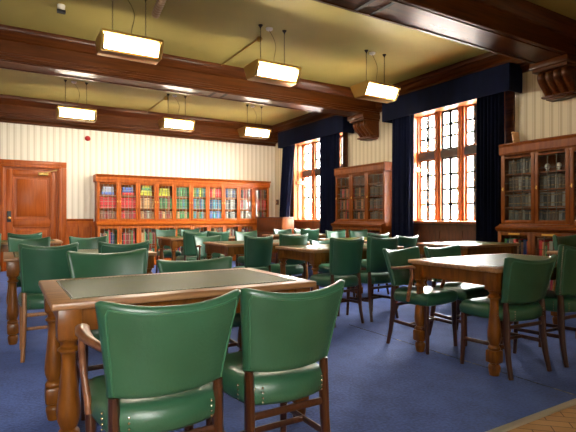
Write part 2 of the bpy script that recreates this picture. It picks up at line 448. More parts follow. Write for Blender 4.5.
for (z0, z1) in ((.24, .92), (1.06, t - .13)):
    lf.box(a + .12, a + .145, YW + .03, YW + .06, z0, z1, bevel=.006); lf.box(b - .145, b - .12, YW + .03, YW + .06, z0, z1, bevel=.006)
    lf.box(a + .145, b - .145, YW + .03, YW + .06, z1 - .025, z1, bevel=.006); lf.box(a + .145, b - .145, YW + .03, YW + .06, z0, z0 + .025, bevel=.006)
    lf.box(a + .20, b - .20, YW + .035, YW + .06, z0 + .08, z1 - .08, bevel=.008)
leaf = lf.build('door_leaf', 'door_wood', door)
k = MB(); k.box(a + .015, a + .095, YW + .008, YW + .02, 1.02, 1.26, bevel=.004); k.build('lock_plate', 'iron', leaf)
k = MB(); k.ball((a + .06, YW - .035, 1.11), .03); k.tube([(a + .06, YW + .02, 1.11), (a + .06, YW - .03, 1.11)], .012); k.build('door_knob', 'brassplate', leaf)
k = MB(); k.box(.66, .86, YW - .035, YW + .02, 2.055, 2.125, bevel=.01); k.tube([(.76, YW - .035, 2.09), (.76, YW - .09, 2.09)], .025); k.tube([(.76, YW - .08, 2.10), (.95, YW - .05, 2.16), (1.04, YW - .06, 2.19)], .012)
k.build('door_closer', 'brass', door)

# ------------------------------------------------------------------ chairs
def blend(a, b, t): return a + (b - a) * t
def edgegrid(n, dense=3):
    """samples in [-1,1], denser at the ends"""
    return [math.sin(PI / 2 * (-1 + 2 * i / n)) for i in range(n + 1)]

def make_back(z0, z1, wb, wt, ears=.034, T=.058, wing=.066, rake=.058):
    us = edgegrid(18); vs = [(s + 1) / 2 for s in edgegrid(16)]
    def pt(u, v, side):
        w = blend(wb, wt, v ** 1.15)
        x = u * w / 2
        zb = z0 + .012 * u * u; zt = z1 - ears + ears * abs(u) ** 2.2
        # rounded top corners
        zt -= .016 * max(0, abs(u) - .90) / .10 * max(0, abs(u) - .90) / .10
        z = blend(zb, zt, v)
        yc = -.205 - (rake - .010) * v - .010 * v * v + wing * abs(u) ** 2.2 * (0.72 + .28 * v)
        dx = (1 - abs(u)) * w / 2; dz = min(v, 1 - v) * (zt - zb)
        r = .024
        d = min(dx, dz)
        h = T / 2 * math.sqrt(max(0, 1 - (1 - min(d / r, 1)) ** 2))
        if side > 0: h *= 1.0 + .25 * math.sin(PI * v) * (1 - u * u)      # front is plump
        else: h *= 1.0
        return (x, yc + side * h, z)
    m = MB()
    for s in (1, -1):
        m.grid([[pt(u, v, s) for u in us] for v in vs])
    def rear(u, v): return pt(u, v, -1)
    return m, rear

def make_seat(wr, wf, y0, y1, zb, zt):
    us = edgegrid(16); vs = edgegrid(16)
    def pt(u, v, top):
        uu = u * math.sqrt(1 - .16 * v * v); vv = v * math.sqrt(1 - .16 * u * u)
        yy = blend(y0 + .05 * uu * uu, y1, (vv + 1) / 2); w = blend(wr, wf, (vv + 1) / 2)
        x = uu * w / 2
        d = min((1 - abs(u)) * w / 2, (1 - abs(v)) * (y1 - y0) / 2)
        zm = zb + .045
        if top:
            h = (zt - .012 - zm) * math.sqrt(max(0, 1 - (1 - min(d / .045, 1)) ** 2)) + .012 * (1 - u * u) * (1 - v * v)
            return (x, yy, zm + h)
        h = (zm - zb) * math.sqrt(max(0, 1 - (1 - min(d / .018, 1)) ** 2))
        return (x, yy, zm - h)
    m = MB()
    for t in (1, 0): m.grid([[pt(u, v, t) for u in us] for v in vs])
    return m

def make_chair(kind, wood='chair_wood', nails=False):
    tall = kind == 'tall'; arm = kind == 'arm'
    root = empty({'tall': 'side_chair', 'low': 'low_chair', 'arm': 'armchair'}[kind])
    if tall: z0, z1, wb, wt = .515, .922, .400, .450
    else: z0, z1, wb, wt = .515, .868, .412, .512
    m, rear = make_back(z0, z1, wb, wt, rake=.058 if tall else .095)
    bmesh.ops.remove_doubles(m.bm, verts=m.bm.verts, dist=.0004)
    if nails:
        for i in range(22):
            v = .04 + .92 * i / 21
            for sg in (-1, 1):
                c = rear(.965 * sg, v); m.ball((c[0], c[1] + .003, c[2]), .006, 6, mi=1)
    bk = m.build('backrest', ['leather', 'nail'], root, angle=80)
    # piping seam running round the rear face
    p = MB()
    path = [(-.93, .04), (-.93, .5), (-.92, .86), (-.88, .925), (-.5, .93), (0, .93), (.5, .93), (.88, .925), (.92, .86), (.93, .5), (.93, .04)]
    fine = []
    for q in range(len(path) - 1):
        for s in range(5): fine.append((blend(path[q][0], path[q + 1][0], s / 5), blend(path[q][1], path[q + 1][1], s / 5)))
    fine.append(path[-1])
    pp = [Vector(rear(u, v)) + Vector((0, -.0005, 0)) for u, v in fine]
    p.tube(pp, .0042, 6); p.build('piping', 'piping', bk, angle=80)
    wr, wf = (.40, .46) if tall else (.43, .50)
    q = make_seat(wr, wf, -.240, .235, .395, .508)
    bmesh.ops.remove_doubles(q.bm, verts=q.bm.verts, dist=.0004)
    for s in (-1, 1):
        for i in range(4):
            q.ball((s * (wb / 2 - .060), -.219, .415 + .018 * i), .005, 6, mi=1)
            q.ball((s * (wr / 2 + .002), -.135, .415 + .018 * i), .005, 6, mi=1)
    q.build('seat', ['leather', 'nail'], root, angle=80)
    xr = wb / 2 - .018
    for s in (-1, 1):        # raked rear legs that run up behind the seat into the back
        g = MB()
        g.tube([(s * (xr + .012), -.232, 0), (s * (xr + .006), -.206, .12), (s * xr, -.185, .28), (s * (xr - .002), -.180, .42), (s * xr, -.178, .53)],
               [(.015, .016), (.017, .019), (.019, .024), (.019, .026), (.017, .018)], 8, square=True)
        g.build('leg', wood, root, angle=50)
    xf = wf / 2 - .045
    for s in (-1, 1):
        g = MB()
        g.tube([(s * (xf + .004), .205, 0), (s * xf, .195, .20), (s * xf, .19, .40)], [(.014, .014), (.018, .018), (.022, .022)], 8, square=True)
        g.build('leg', wood, root, angle=50)
    for s in (-1, 1):
        g = MB(); g.tube([(s * (xr + .002), -.195, .215), (s * xf, .195, .20)], [(.008, .014)] * 2, 8, square=True); g.build('stretcher', wood, root, angle=50)
    g = MB(); g.tube([(-xr, -.184, .352), (xr, -.184, .352)], [(.010, .014)] * 2, 8, square=True); g.build('seat_rail', wood, root, angle=50)
    g = MB(); g.tube([(-xf - .0, -.0, .208), (xf, -.0, .208)], [(.008, .013)] * 2, 8, square=True); g.build('stretcher', wood, root, angle=50)
    if arm:
        for s in (-1, 1):
            g = MB()
            x0 = wt / 2
            g.tube([(s * (x0 - .048), -.19, .690), (s * (x0 - .030), -.13, .692), (s * (x0 - .006), -.05, .702), (s * (x0 + .002), .02, .712), (s * (x0 - .004), .075, .718), (s * (x0 - .008), .105, .708)],
                   [(.012, .015), (.015, .014), (.022, .014), (.027, .014), (.026, .015), (.013, .012)], 10)
            g.tube([(s * (x0 - .004), .065, .705), (s * (x0 - .002), .078, .64), (s * (x0 - .006), .055, .55), (s * (x0 - .016), .03, .47), (s * (x0 - .018), .02, .42)],
                   [(.014, .019), (.013, .018), (.013, .017), (.014, .018), (.014, .018)], 8)
            g.build('armrest', 'arm_wood', root, angle=60)
    return root

PROTO = {}
def chair(kind, x, yb, facing, label, rot=0.0, sx=1.0, sz=1.0, wood='chair_wood', nails=False):
    """x: centre of the backrest, yb: y of its top edge; facing +1 looks to +y, -1 to -y"""
    key = (kind, wood, nails)
    if key not in PROTO:
        o = make_chair(kind, wood, nails); PROTO[key] = o
    else:
        o = copy_tree(PROTO[key])
    th = (0 if facing > 0 else PI) + math.radians(rot)
    # upper corners of the backrest sit at local y = -.200
    off = Vector((0, .200 if kind == 'tall' else .236, 0)); off.rotate(Matrix.Rotation(th, 3, 'Z'))
    o.location = (x + off.x, yb + off.y, FL); o.rotation_euler = (0, 0, th); o.scale = (sx, 1, sz * KZ)
    tag(o, label, 'chair', 'green leather reading room chairs')
    return o

chair('arm', .510, 1.615, 1, 'green leather armchair in the left foreground seen from behind, worn wooden arm on its left', sx=1.01)
chair('low', 1.020, 1.625, 1, 'armless green leather chair seen from behind, right of the foreground armchair at the same table', sx=.97)
chair('low', .610, 3.36, -1, 'pale shining green chair facing us behind the left end of the foreground table', sz=1.055, sx=1.03)
chair('low', 1.270, 3.47, -1, 'low green chair back barely rising above the far edge of the foreground table', sz=.95, sx=1.2)
chair('tall', .325, 4.35, 1, 'tall dark green chair seen from behind at left, on orange-brown legs', wood='chair_wood_lit')
chair('tall', .930, 4.37, 1, 'dark green chair seen from behind, mostly hidden by the pale chair behind the foreground table')
chair('tall', .265, 6.35, -1, 'green chair facing us at far left, just left of the tall orange-legged chair\'s top', sz=.975)
chair('tall', .915, 6.35, -1, 'green chair facing us in front of the panelled dado, behind the left table', sz=.975)
chair('tall', .260, 7.50, 1, 'dark green chair back at far left in front of the door', sx=.95)
chair('tall', -.245, 7.30, 1, 'green chair cut off by the left edge of the photo')
chair('tall', 2.770, 9.30, -1, 'small distant green chair facing us by the rear bookcase, behind its small brown table', sx=.92, sz=.975)
chair('tall', 3.270, 9.30, -1, 'distant green chair by the rear bookcase, almost hidden behind two dark chair backs', sx=.92, sz=.975)
chair('tall', 2.700, 7.40, 1, 'left of two adjoining dark green chair backs before the rear bookcase', sx=.92, sz=.985)
chair('tall', 3.130, 7.47, 1, 'right of two adjoining dark green chair backs before the rear bookcase', sx=.92, sz=.985)
chair('arm', 2.735, 6.965, -1, 'pale green armchair with one curved arm at left end of the brown middle table', sx=.93, sz=.985)
chair('tall', 3.500, 7.15, -1, 'pale green chair facing us behind the middle table, left of its dark tall chair', sx=.94, sz=.985)
chair('tall', 2.780, 5.30, 1, 'tall green chair seen from behind on the near side of the brown middle table', sx=.92, sz=.985)
chair('tall', 3.270, 5.25, 1, 'shiny olive-lit green chair left behind the central dark table', sx=.98)
chair('tall', 3.175, 4.01, 1, 'left one of the two tall dark green chairs at the central table', nails=False)
chair('tall', 3.690, 4.01, 1, 'right one of the two tall dark green chairs at the central table')
chair('low', 4.020, 5.62, -1, 'low pale green chair back just above the far edge of the central table', sz=.94)
chair('tall', 4.785, 5.30, 1, 'dark green chair back right of centre, between the tall central chairs and bookcase', sx=.9, sz=.985)
chair('low', 5.180, 5.10, 1, 'light-topped green chair back below the dark curtain, right of the tall central chairs', sx=.84)
chair('tall', 5.270, 7.00, -1, 'pale green chair facing us in front of the bookcase, the left of two', sz=.975)
chair('tall', 5.810, 7.00, -1, 'pale green chair facing us in front of the bookcase, the right of two', sz=.975)
chair('tall', 4.970, 7.40, 1, 'small dark green chair back left of the narrow bookcase, below the far curtain', sx=.92)
chair('low', 5.545, 9.40, -1, 'distant pale green chair in front of the low dark cabinet', sx=.98)
chair('low', 6.055, 9.36, -1, 'distant pale green chair below the corner window, right of the low cabinet', sx=.92)
chair('arm', 3.235, 3.262, -1, 'glossy green armchair facing us at the left end of the right-hand table', sx=1.0, sz=.98, rot=7)
chair('low', 3.790, 3.25, -1, 'green chair facing us behind the middle of the right-hand table', sx=1.0, sz=.98)
chair('low', 3.315, 2.025, 1, 'green chair seen from behind at near side of the right-hand table, wide flared back', sx=1.08, sz=.985, rot=-4)
chair('tall', 3.930, 2.030, 1, 'tall nail-edged green chair at the right edge of the photo', nails=True)
chair('tall', 5.93, 3.17, -1, 'dark green chair before the right-hand bookcase, partly cut by the photo edge', rot=-8)

# ------------------------------------------------------------------ tables
def make_table(L, W):
    root = empty('library_table')
    hz = .76
    m = MB(); m.box(-L / 2, L / 2, -W / 2, W / 2, hz - .032, hz, bevel=.007)
    top = m.build('tabletop', 'oak_top', root, angle=50)
    e = .085
    m = MB(); m.box(-L / 2 + e, L / 2 - e, -W / 2 + e, W / 2 - e, hz - .004, hz + .0022); m.build('leather_inset', 'inset', top, smooth=False)
    m = MB()
    n = int((L - 2 * e) / .022)
    for i in range(n + 1):
        for s in (-1, 1):
            m.ball((-L / 2 + e + .008 + (L - 2 * e - .016) * i / n, s * (W / 2 - e - .008), hz + .002), .005, 5, sz=.5)
    n = int((W - 2 * e) / .022)
    for i in range(1, n):
        for s in (-1, 1):
            m.ball((s * (L / 2 - e - .008), -W / 2 + e + .008 + (W - 2 * e - .016) * i / n, hz + .002), .005, 5, sz=.5)
    m.build('stud_trim', 'stud', top)
    m = MB(); i = .065
    for s in (-1, 1):
        m.box(-L / 2 + i, L / 2 - i, s * (W / 2 - i) - .013, s * (W / 2 - i) + .013, .625, hz - .032)
        m.box(s * (L / 2 - i) - .013, s * (L / 2 - i) + .013, -W / 2 + i, W / 2 - i, .625, hz - .032)
    m.build('apron', 'oak_leg', root, angle=30)
    for sx in (-1, 1):
        for sy in (-1, 1):
            cx, cy = sx * (L / 2 - .075), sy * (W / 2 - .075)
            g = MB(); q = .049
            g.box(cx - q, cx + q, cy - q, cy + q, .600, hz - .032, bevel=.004)
            g.lathe([(.601, .042), (.594, .047), (.585, .041), (.578, .034), (.566, .033), (.560, .038), (.555, .046), (.546, .046), (.540, .036), (.528, .031), (.50, .0305),
                     (.45, .033), (.38, .040), (.32, .047), (.28, .0495), (.25, .047), (.225, .038), (.215, .033), (.207, .040), (.198, .046), (.188, .046), (.180, .040)], cx, cy, 20)
            g.box(cx - .047, cx + .047, cy - .047, cy + .047, .088, .182, bevel=.016)
            g.lathe([(.089, .034), (.080, .032), (.072, .041), (.055, .044), (.03, .040), (.008, .036), (0, .033)], cx, cy, 20)
            g.build('leg', 'oak_leg', root, angle=40)
    return root
TP = {}
def table(x0, x1, y0, y1, label):
    L, W = round(x1 - x0, 2), round(y1 - y0, 2)
    o = copy_tree(TP[(L, W)]) if (L, W) in TP else make_table(L, W)
    TP.setdefault((L, W), o)
    o.location = ((x0 + x1) / 2, (y0 + y1) / 2, FL); o.scale = (1, 1, 1.046)
    tag(o, label, 'table', 'leather-topped library tables')
table(.175, 1.545, 2.23, 3.10, 'large oak library table with olive leather top in the left foreground')
table(3.02, 4.40, 2.10, 2.97, 'dark oak table with glaring top at right, standing on blue carpet by the parquet corner')
table(2.95, 4.33, 4.32, 5.19, 'central oak table behind the two tall dark green chairs')
table(.0, 1.38, 4.92, 5.79, 'oak table at far left in front of the door, turned leg beside tall chair')
table(2.55, 3.93, 5.80, 6.67, 'brown oak table in the middle distance, just beyond the foreground table')
table(2.45, 3.83, 7.92, 8.79, 'small-looking brown table nearest the rear bookcase')
table(5.08, 6.20, 3.95, 4.82, 'table with a bright reflection below the big window, beyond the right-hand table')
table(4.62, 6.00, 5.78, 6.65, 'table hidden behind dark chair backs in front of the narrow bookcase')
table(4.70, 6.08, 7.95, 8.82, 'distant pale-lit table near the corner window and low cabinet')
table(-.60, .78, 7.92, 8.79, 'table at far left by the door, hidden behind chair backs')
table(5.05, 6.15, 2.05, 2.92, 'small table corner showing at the right edge before the tall bookcase')

# ------------------------------------------------------------------ bookcases (local x along the front, front faces -y, back at y = 0)
def bookcase(name, label, loc, rz, L, du, dl, zt, n, shelves, lead, low_z=.92, mid=1.03, plates=False, cat='bookcase'):
    root = empty(name, loc, rz); tag(root, label, cat)
    W = 'case_wood' if n > 3 else 'case_wood_shade'
    hd = zt - .17                       # underside of the header
    t = .03
    m = MB()
    m.box(0, t, -du, 0, mid, hd); m.box(L - t, L, -du, 0, mid, hd); m.box(0, L, -.02, -.002, FL, hd)
    m.box(0, L, -du, 0, hd - .03, hd)
    m.box(0, t, -dl, 0, 0.08, low_z); m.box(L - t, L, -dl, 0, .08, low_z); m.box(0, L, -dl, 0, .08, .11)
    pw = (L - .08) / n
    for i in range(2, n, 2):            # internal uprights
        c = .04 + pw * i; m.box(c - .012, c + .012, -du + .03, -.02, mid, hd - .03); m.box(c - .012, c + .012, -dl + .03, -.02, .11, low_z)
    m.build('carcass', W, root, angle=30)
    m = MB()
    if n == 3: m.prism([(0, hd), (du + .008, hd), (du + .012, hd + .012), (du + .022, hd + .022), (du + .022, hd + .12), (du + .03, hd + .135), (du + .035, hd + .15), (du + .01, hd + .17), (0, hd + .17)], lambda a, b, c: (c, -a, b), -.02, L + .02)
    else: m.prism([(0, hd), (du + .005, hd), (du + .005, hd + .05), (du + .02, hd + .06), (du + .02, hd + .11), (du + .04, hd + .125), (du + .07, hd + .155), (du + .075, hd + .17), (0, hd + .17)], lambda a, b, c: (c, -a, b), -.03, L + .03)
    m.build('cornice', W, root, angle=25)
    m = MB(); m.prism([(0, low_z), (dl + .0, low_z), (dl + .015, low_z + .02), (dl + .03, low_z + .03), (dl + .035, low_z + .055), (dl + .01, low_z + .07), (du + .03, low_z + .085), (du + .01, mid), (0, mid)], lambda a, b, c: (c, -a, b), -.02, L + .02)
    m.build('ledge', W, root, angle=25)
    m = MB(); m.box(-.01, L + .01, -dl - .015, 0, FL, .085, bevel=.006); m.build('plinth', W, root)
    zs = []
    for z in shelves:
        m = MB(); m.box(t, L - t, -du + .035, -.02, z - .018, z); m.build('shelf', W, root, smooth=False)
    m = MB(); m.box(t, L - t, -dl + .04, -.02, .46, .48); m.build('shelf', W, root, smooth=False)
    doors = []
    for (za, zb, d, nr, low) in ((mid, hd, du, lead[1], False), (.09, low_z, dl, lead[2], True)):
        for i in range(n):
            x0, x1 = .04 + pw * i + .002, .04 + pw * (i + 1) - .002
            if i == 0: x0 = .004
            if i == n - 1: x1 = L - .004
            s = .052; y0, y1 = -d - .0, -d + .028
            f = MB()
            f.box(x0, x0 + s, y0 - .001, y1, za + .004, zb - .004, bevel=.004); f.box(x1 - s, x1, y0 - .001, y1, za + .004, zb - .004, bevel=.004)
            f.box(x0 + s, x1 - s, y0, y1, za + .004, za + s + .004, bevel=.004); f.box(x0 + s, x1 - s, y0, y1, zb - s - .004, zb - .004, bevel=.004)
            do = f.build('door', W, root, angle=30)
            g = MB(); g.box(x0 + s, x1 - s, y0 + .012, y0 + .016, za + s, zb - s); g.build('glass', 'caseglass', do, smooth=False)
            l = MB()
            nc = lead[0]
            for c in range(1, nc):
                xx = x0 + s + (x1 - x0 - 2 * s) * c / nc; l.box(xx - .0036, xx + .0036, y0 + .009, y0 + .019, za + s, zb - s)
            for r in range(1, nr):
                zz = za + s + (zb - za - 2 * s) * r / nr; l.box(x0 + s, x1 - s, y0 + .009, y0 + .019, zz - .0032, zz + .0032)
            l.build('leading', 'lead' if n > 3 else 'leaddark', do, smooth=False)
            k = MB()
            kx = x0 + s / 2 if (i % 2 == 1 or n == 3) else x1 - s / 2
            if low and plates:
                k.box((x0 + x1) / 2 - .085, (x0 + x1) / 2 + .085, y0 - .006, y0, zb - .045, zb - .02)
                k.build('brass_plate', 'brassplate', do)
            else:
                kz = (za + zb) / 2 + .0
                k.ball((kx, y0 - .016, kz), .010); k.tube([(kx, y0, kz), (kx, y0 - .012, kz)], .005); k.box(kx - .007, kx + .007, y0 - .003, y0, kz - .02, kz + .03)
                k.build('knob', 'brassplate', do)
    return root, pw

B1 = (1.835, YW - .003); L1 = 4.49
bookcase('bookcase', 'long rear wall bookcase of ten glazed bays with coloured law books', (B1[0], B1[1], 0), 0, L1, .33, .40, 2.115, 10, (1.335, 1.65), (4, 6, 5))
B2 = (XW - .003, 8.42); L2 = 1.58
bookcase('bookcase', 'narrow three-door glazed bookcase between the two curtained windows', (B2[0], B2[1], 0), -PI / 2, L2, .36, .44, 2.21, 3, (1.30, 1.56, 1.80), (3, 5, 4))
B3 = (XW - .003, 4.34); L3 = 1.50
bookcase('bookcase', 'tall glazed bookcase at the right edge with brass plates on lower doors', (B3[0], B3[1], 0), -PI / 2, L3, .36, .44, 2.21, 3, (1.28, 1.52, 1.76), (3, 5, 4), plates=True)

# ------------------------------------------------------------------ books
BC = dict(red=(0.36, 0.022, 0.028), maroon=(0.16, 0.022, 0.025), blue=(0.07, 0.11, 0.42), lavender=(0.24, 0.25, 0.55), lime=(0.36, 0.46, 0.05), green=(0.045, 0.15, 0.06), dgreen=(0.02, 0.075, 0.045),
          tan=(0.34, 0.19, 0.09), brown=(0.14, 0.06, 0.03), navy=(0.015, 0.03, 0.10), teal=(0.035, 0.14, 0.20), grey=(0.32, 0.32, 0.31), white=(0.62, 0.60, 0.55), pink=(0.42, 0.16, 0.14), black=(0.02, 0.02, 0.022), orange=(0.5, 0.16, 0.03))
for k_ in BC: BC[k_] = tuple(min(.80, v_ * (2.5 if k_ not in ('white', 'grey', 'pink') else .85)) for v_ in BC[k_])
BC.update(inkgrey=(.05, .055, .055), midgrey=(.11, .11, .105), soot=(.025, .025, .03), palegrey=(.20, .19, .18), umber=(.075, .045, .028))
BM = {}
GOLD = plain('gilt band', (0.20, 0.13, 0.05), 0.5, 0.2)
def book_mesh(c, th, h, d):
    key = (c, th, h, d)
    if key not in BM:
        m = MB(); r = th / 2
        # rounded spine at -y, boards either side, page block set in
        prof = [(-r, 0), (-r, -d + .006), (-r * .75, -d + .001), (0, -d - .003), (r * .75, -d + .001), (r, -d + .006), (r, 0), (r - .003, 0), (r - .003, -d + .012), (-r + .003, -d + .012), (-r + .003, 0)]
        m.prism(prof, lambda a, b, z: (a, b, z), 0, h)
        m.box(-r + .003, r - .003, -d + .012, -.005, .004, h - .004, mi=1)
        for z in (.80, .22):            # gilt bands across the spine
            m.prism([(-r * .95, -d + .004), (-r * .72, -d - .0006), (0, -d - .0045), (r * .72, -d - .0006), (r * .95, -d + .004)], lambda a, b, zz: (a, b, zz), h * z, h * z + .012, mi=2)
        if 'book_' + c not in M:
            M['book_' + c] = M.get('book_' + c) or plain('book cloth ' + c, BC[c], 0.5)
        BM[key] = m.mesh('book', ['book_' + c, 'pages', GOLD], smooth=False)
    return BM[key]
NB = [0]
CN = dict(inkgrey='dark grey', midgrey='grey', soot='black', palegrey='pale grey', umber='dark brown', dgreen='dark green', lime='lime green', navy='navy')
def put(base, rz, lx, ly, lz, c, th, h, d, label, group, tilt=0.0, flat=False):
    me = book_mesh(c, th, h, d)
    o = bpy.data.objects.new('book', me); COL.objects.link(o)
    R = Matrix.Rotation(rz, 4, 'Z')
    loc = R @ Vector((lx, ly, 0))
    o.matrix_world = Matrix.Translation((base[0] + loc.x, base[1] + loc.y, lz)) @ R @ (Matrix.Rotation(PI / 2, 4, 'Y') if flat else Matrix.Rotation(tilt, 4, 'Y'))
    tag(o, label, 'book', group); NB[0] += 1
ORD = ['first', 'second', 'third', 'fourth', 'fifth', 'sixth', 'seventh', 'eighth', 'ninth', 'tenth']
def fill(base, rz, x0, x1, yfront, z, zmax, cols, n, label, group, fillf=1.0):
    w = (x1 - x0) * fillf / n
    hs = (zmax - z)
    for i in range(n):
        c = cols[i % len(cols)] if not isinstance(cols, str) else cols
        h = round(hs * random.choice((.80, .84, .88)), 3); th = round(w * .93, 4)
        put(base, rz, x0 + w * (i + .5), yfront + .20, z + .0005, c, th, h, .19, CN.get(c, c) + ' ' + label, CN.get(c, c) + ' ' + group)
# rear bookcase upper shelves
plan = [  # per bay: top (flat stack or row), middle, bottom
    (('flat', ['blue', 'lavender', 'lavender']), ['red'], ['brown', 'pink', 'maroon', 'pink']),
    (('flat', ['red', 'blue', 'blue']), ['red'], ['maroon', 'red', 'pink', 'maroon']),
    (('flat', ['lime', 'lime', 'green', 'lime']), ['tan', 'brown', 'tan'], ['brown', 'tan', 'pink', 'white']),
    (('flat', ['lime', 'lime', 'lime']), ['maroon', 'green', 'dgreen', 'green'], ['brown', 'maroon', 'tan']),
    (('row', ['green', 'dgreen', 'green']), ['green', 'dgreen', 'green', 'teal'], ['green', 'tan', 'green']),
    (('row', ['lime', 'green', 'teal']), ['navy', 'teal', 'dgreen'], ['green', 'teal', 'brown']),
    (('row', ['red', 'red', 'orange', 'red']), ['teal', 'navy', 'teal'], ['teal', 'blue', 'teal']),
    (('row', ['grey', 'navy', 'grey']), ['white', 'grey', 'black'], ['grey', 'white', 'black']),
    (('row', ['maroon', 'black', 'maroon']), ['white', 'maroon', 'grey'], ['grey', 'white', 'black', 'white']),
    (('row', ['maroon', 'brown', 'black']), ['brown', 'maroon', 'red'], ['black', 'maroon', 'brown'])]
pw = (L1 - .08) / 10
for i, (tp, md, bt) in enumerate(plan):
    x0, x1 = .04 + pw * i + .03, .04 + pw * (i + 1) - .03
    bay = ORD[i] + ' bay of the rear bookcase'
    if tp[0] == 'flat':
        for j, c in enumerate(tp[1]):
            put(B1, 0, x0 + .04 + .015 * j + (0 if c != 'red' else .02), -.33 + .245, 1.651 + .031 + .062 * j, c, .058, .27 - .02 * j, .19,
                '%s book lying flat, top shelf, %s' % (CN.get(c, c), bay), '%s flat books, top shelf, %s' % (CN.get(c, c), bay), flat=True)
    else:
        fill(B1, 0, x0, x1, -.29, 1.65, 1.91, tp[1], 6, 'upright book on the top shelf, %s' % bay, 'upright books, top shelf, %s' % bay)
    fill(B1, 0, x0, x1, -.29, 1.335, 1.63, md, 6, 'thick bound book on the middle shelf, %s' % bay, 'books, middle shelf, %s' % bay)
    fill(B1, 0, x0, x1, -.29, 1.035, 1.315, bt, 6, 'bound book on the bottom upper shelf, %s' % bay, 'books, lowest upper shelf, %s' % bay)
pal2 = [['umber', 'brown', 'soot', 'maroon'], ['soot', 'umber', 'brown'], ['midgrey', 'umber', 'inkgrey', 'midgrey']]
for i in range(3):
    pw = (L2 - .08) / 3; x0, x1 = .04 + pw * i + .03, .04 + pw * (i + 1) - .03
    for j, (z, zm) in enumerate(((1.035, 1.28), (1.30, 1.54), (1.56, 1.78))):
        random.shuffle(pal2[i])
        nm = ('left', 'middle', 'right')[i] + ' door, ' + ('lowest', 'second', 'third')[j] + ' shelf of the narrow bookcase'
        fill(B2, -PI / 2, x0, x1, -.30, z, zm, pal2[i], 6, 'book behind the ' + nm, 'books, ' + nm, fillf=random.choice((.8, 1.0)))
pal3 = ['inkgrey', 'midgrey', 'soot', 'palegrey', 'umber', 'inkgrey', 'soot']
for i in range(2):
    pw = (L3 - .08) / 3; x0, x1 = .04 + pw * i + .03, .04 + pw * (i + 1) - .03
    for j, (z, zm) in enumerate(((1.035, 1.26), (1.28, 1.50), (1.52, 1.74), (1.76, 2.0))):
        if i == 1 and j == 3: continue
        pp = [random.choice(pal3) for _ in range(8)] if not (i == 1 and j == 1) else ['palegrey', 'soot', 'umber', 'palegrey', 'soot', 'umber', 'palegrey', 'soot']
        nm = ('left', 'second')[i] + ' door, ' + ('lowest', 'second', 'third', 'top')[j] + ' shelf of the right-hand bookcase'
        fill(B3, -PI / 2, x0, x1, -.30, z, zm, pp, 8, 'slim volume behind the ' + nm, 'volumes, ' + nm, fillf=random.choice((.85, 1.0)))
# the further books in the lower cupboards: one object
lowcols = ['maroon', 'brown', 'navy', 'white', 'red', 'black', 'green', 'tan']
for c in lowcols: M.setdefault('book_' + c, plain('book cloth ' + c, BC[c], .5))
def lowrow(m, base, rz, x0, x1, dl, z, h):
    x = x0; R = Matrix.Rotation(rz, 4, 'Z')
    while x < x1 - .05:
        th = random.uniform(.025, .05); hh = h * random.uniform(.65, .92); mi = random.randrange(len(lowcols))
        r = th / 2
        prof = [(x, -.05), (x, -dl + .07), (x + r, -dl + .062), (x + th * .95, -dl + .07), (x + th * .95, -.05)]
        m.prism(prof, lambda a, b, zz: tuple(Vector((base[0], base[1], zz)) + R @ Vector((a, b, 0))), z, z + hh, mi=mi)
        x += th if random.random() > .06 else th + .06
for base, rz, L, k, d, nm in ((B1, 0, L1, 5, .40, 'long rear'), (B2, -PI / 2, L2, 1, .44, 'narrow middle'), (B3, -PI / 2, L3, 1, .44, 'tall right-hand')):
    m = MB()
    for i in range(k):
        a = .06 + (L - .08) / k * i; b = a + (L - .08) / k - .06
        lowrow(m, base, rz, a, b, d, .112, .33); lowrow(m, base, rz, a, b, d, .482, .38)
    o = m.build('books', ['book_' + c for c in lowcols], smooth=False)
    tag(o, 'rows of mixed books inside the lower glazed cupboards of the %s bookcase' % nm, 'books', kind='stuff')

# things on and in the right-hand bookcase
def form(ly, lab):  # white rounded turned solid standing on the top shelf
    m = MB(); x, y, z = B3[0] - .27, B3[1] - ly, 1.7605
    m.lathe([(z, .022), (z + .012, .024), (z + .02, .014), (z + .03, .02), (z + .055, .034), (z + .08, .034), (z + .10, .022), (z + .108, .006)], x, y, 14)
    tag(m.build('form', 'white'), lab, 'form')
form(.645, 'small white rounded ornament on top shelf of the right bookcase, the left of two')
form(.80, 'small white rounded ornament on top shelf of the right bookcase, the right of two')
o = bpy.data.objects.new('book', book_mesh('tan', .03, .19, .14)); COL.objects.link(o)
o.matrix_world = Matrix.Translation((B3[0] - .06, B3[1] - .10, 2.214)) @ Matrix.Rotation(-PI / 2, 4, 'Z') @ Matrix.Rotation(-.16, 4, 'Y')
tag(o, 'small tan book leaning on top of the right-hand bookcase beside the curtain', 'book')

# low cabinet in the corner under the far window
root = empty('low_cabinet', (6.22, 11.33, 0), -PI / 2); tag(root, 'low dark wooden cabinet in the back corner below the far window', 'cabinet')
Lc, Dc, Hc = 1.35, .34, 1.095
m = MB(); m.box(0, Lc, -Dc, 0, .08, Hc, bevel=.006); m.build('carcass', 'case_wood_shade', root)  # lighter wood than the drawers: light on the end put into the colour
m = MB(); m.box(-.02, Lc + .02, -Dc - .02, 0, Hc, Hc + .035, bevel=.008); m.build('cabinet_top', 'panel_wood', root)
m = MB(); m.box(-.005, Lc + .01, -Dc - .012, 0, FL, .085, bevel=.005); m.build('plinth', 'panel_wood', root)
for i in range(3):
    m = MB(); h = (Hc - .12) / 3
    m.box(.02, Lc - .02, -Dc - .012, -Dc + .005, .10 + h * i + .012, .10 + h * (i + 1) - .012, bevel=.005)
    d = m.build('drawer', 'panel_wood', root)
    for xx in (.35, Lc - .35):
        k = MB(); k.ball((xx, -Dc - .026, .10 + h * (i + .5)), .012); k.tube([(xx, -Dc - .01, .10 + h * (i + .5)), (xx, -Dc - .028, .10 + h * (i + .5))], .006); k.build('knob', 'iron', d)

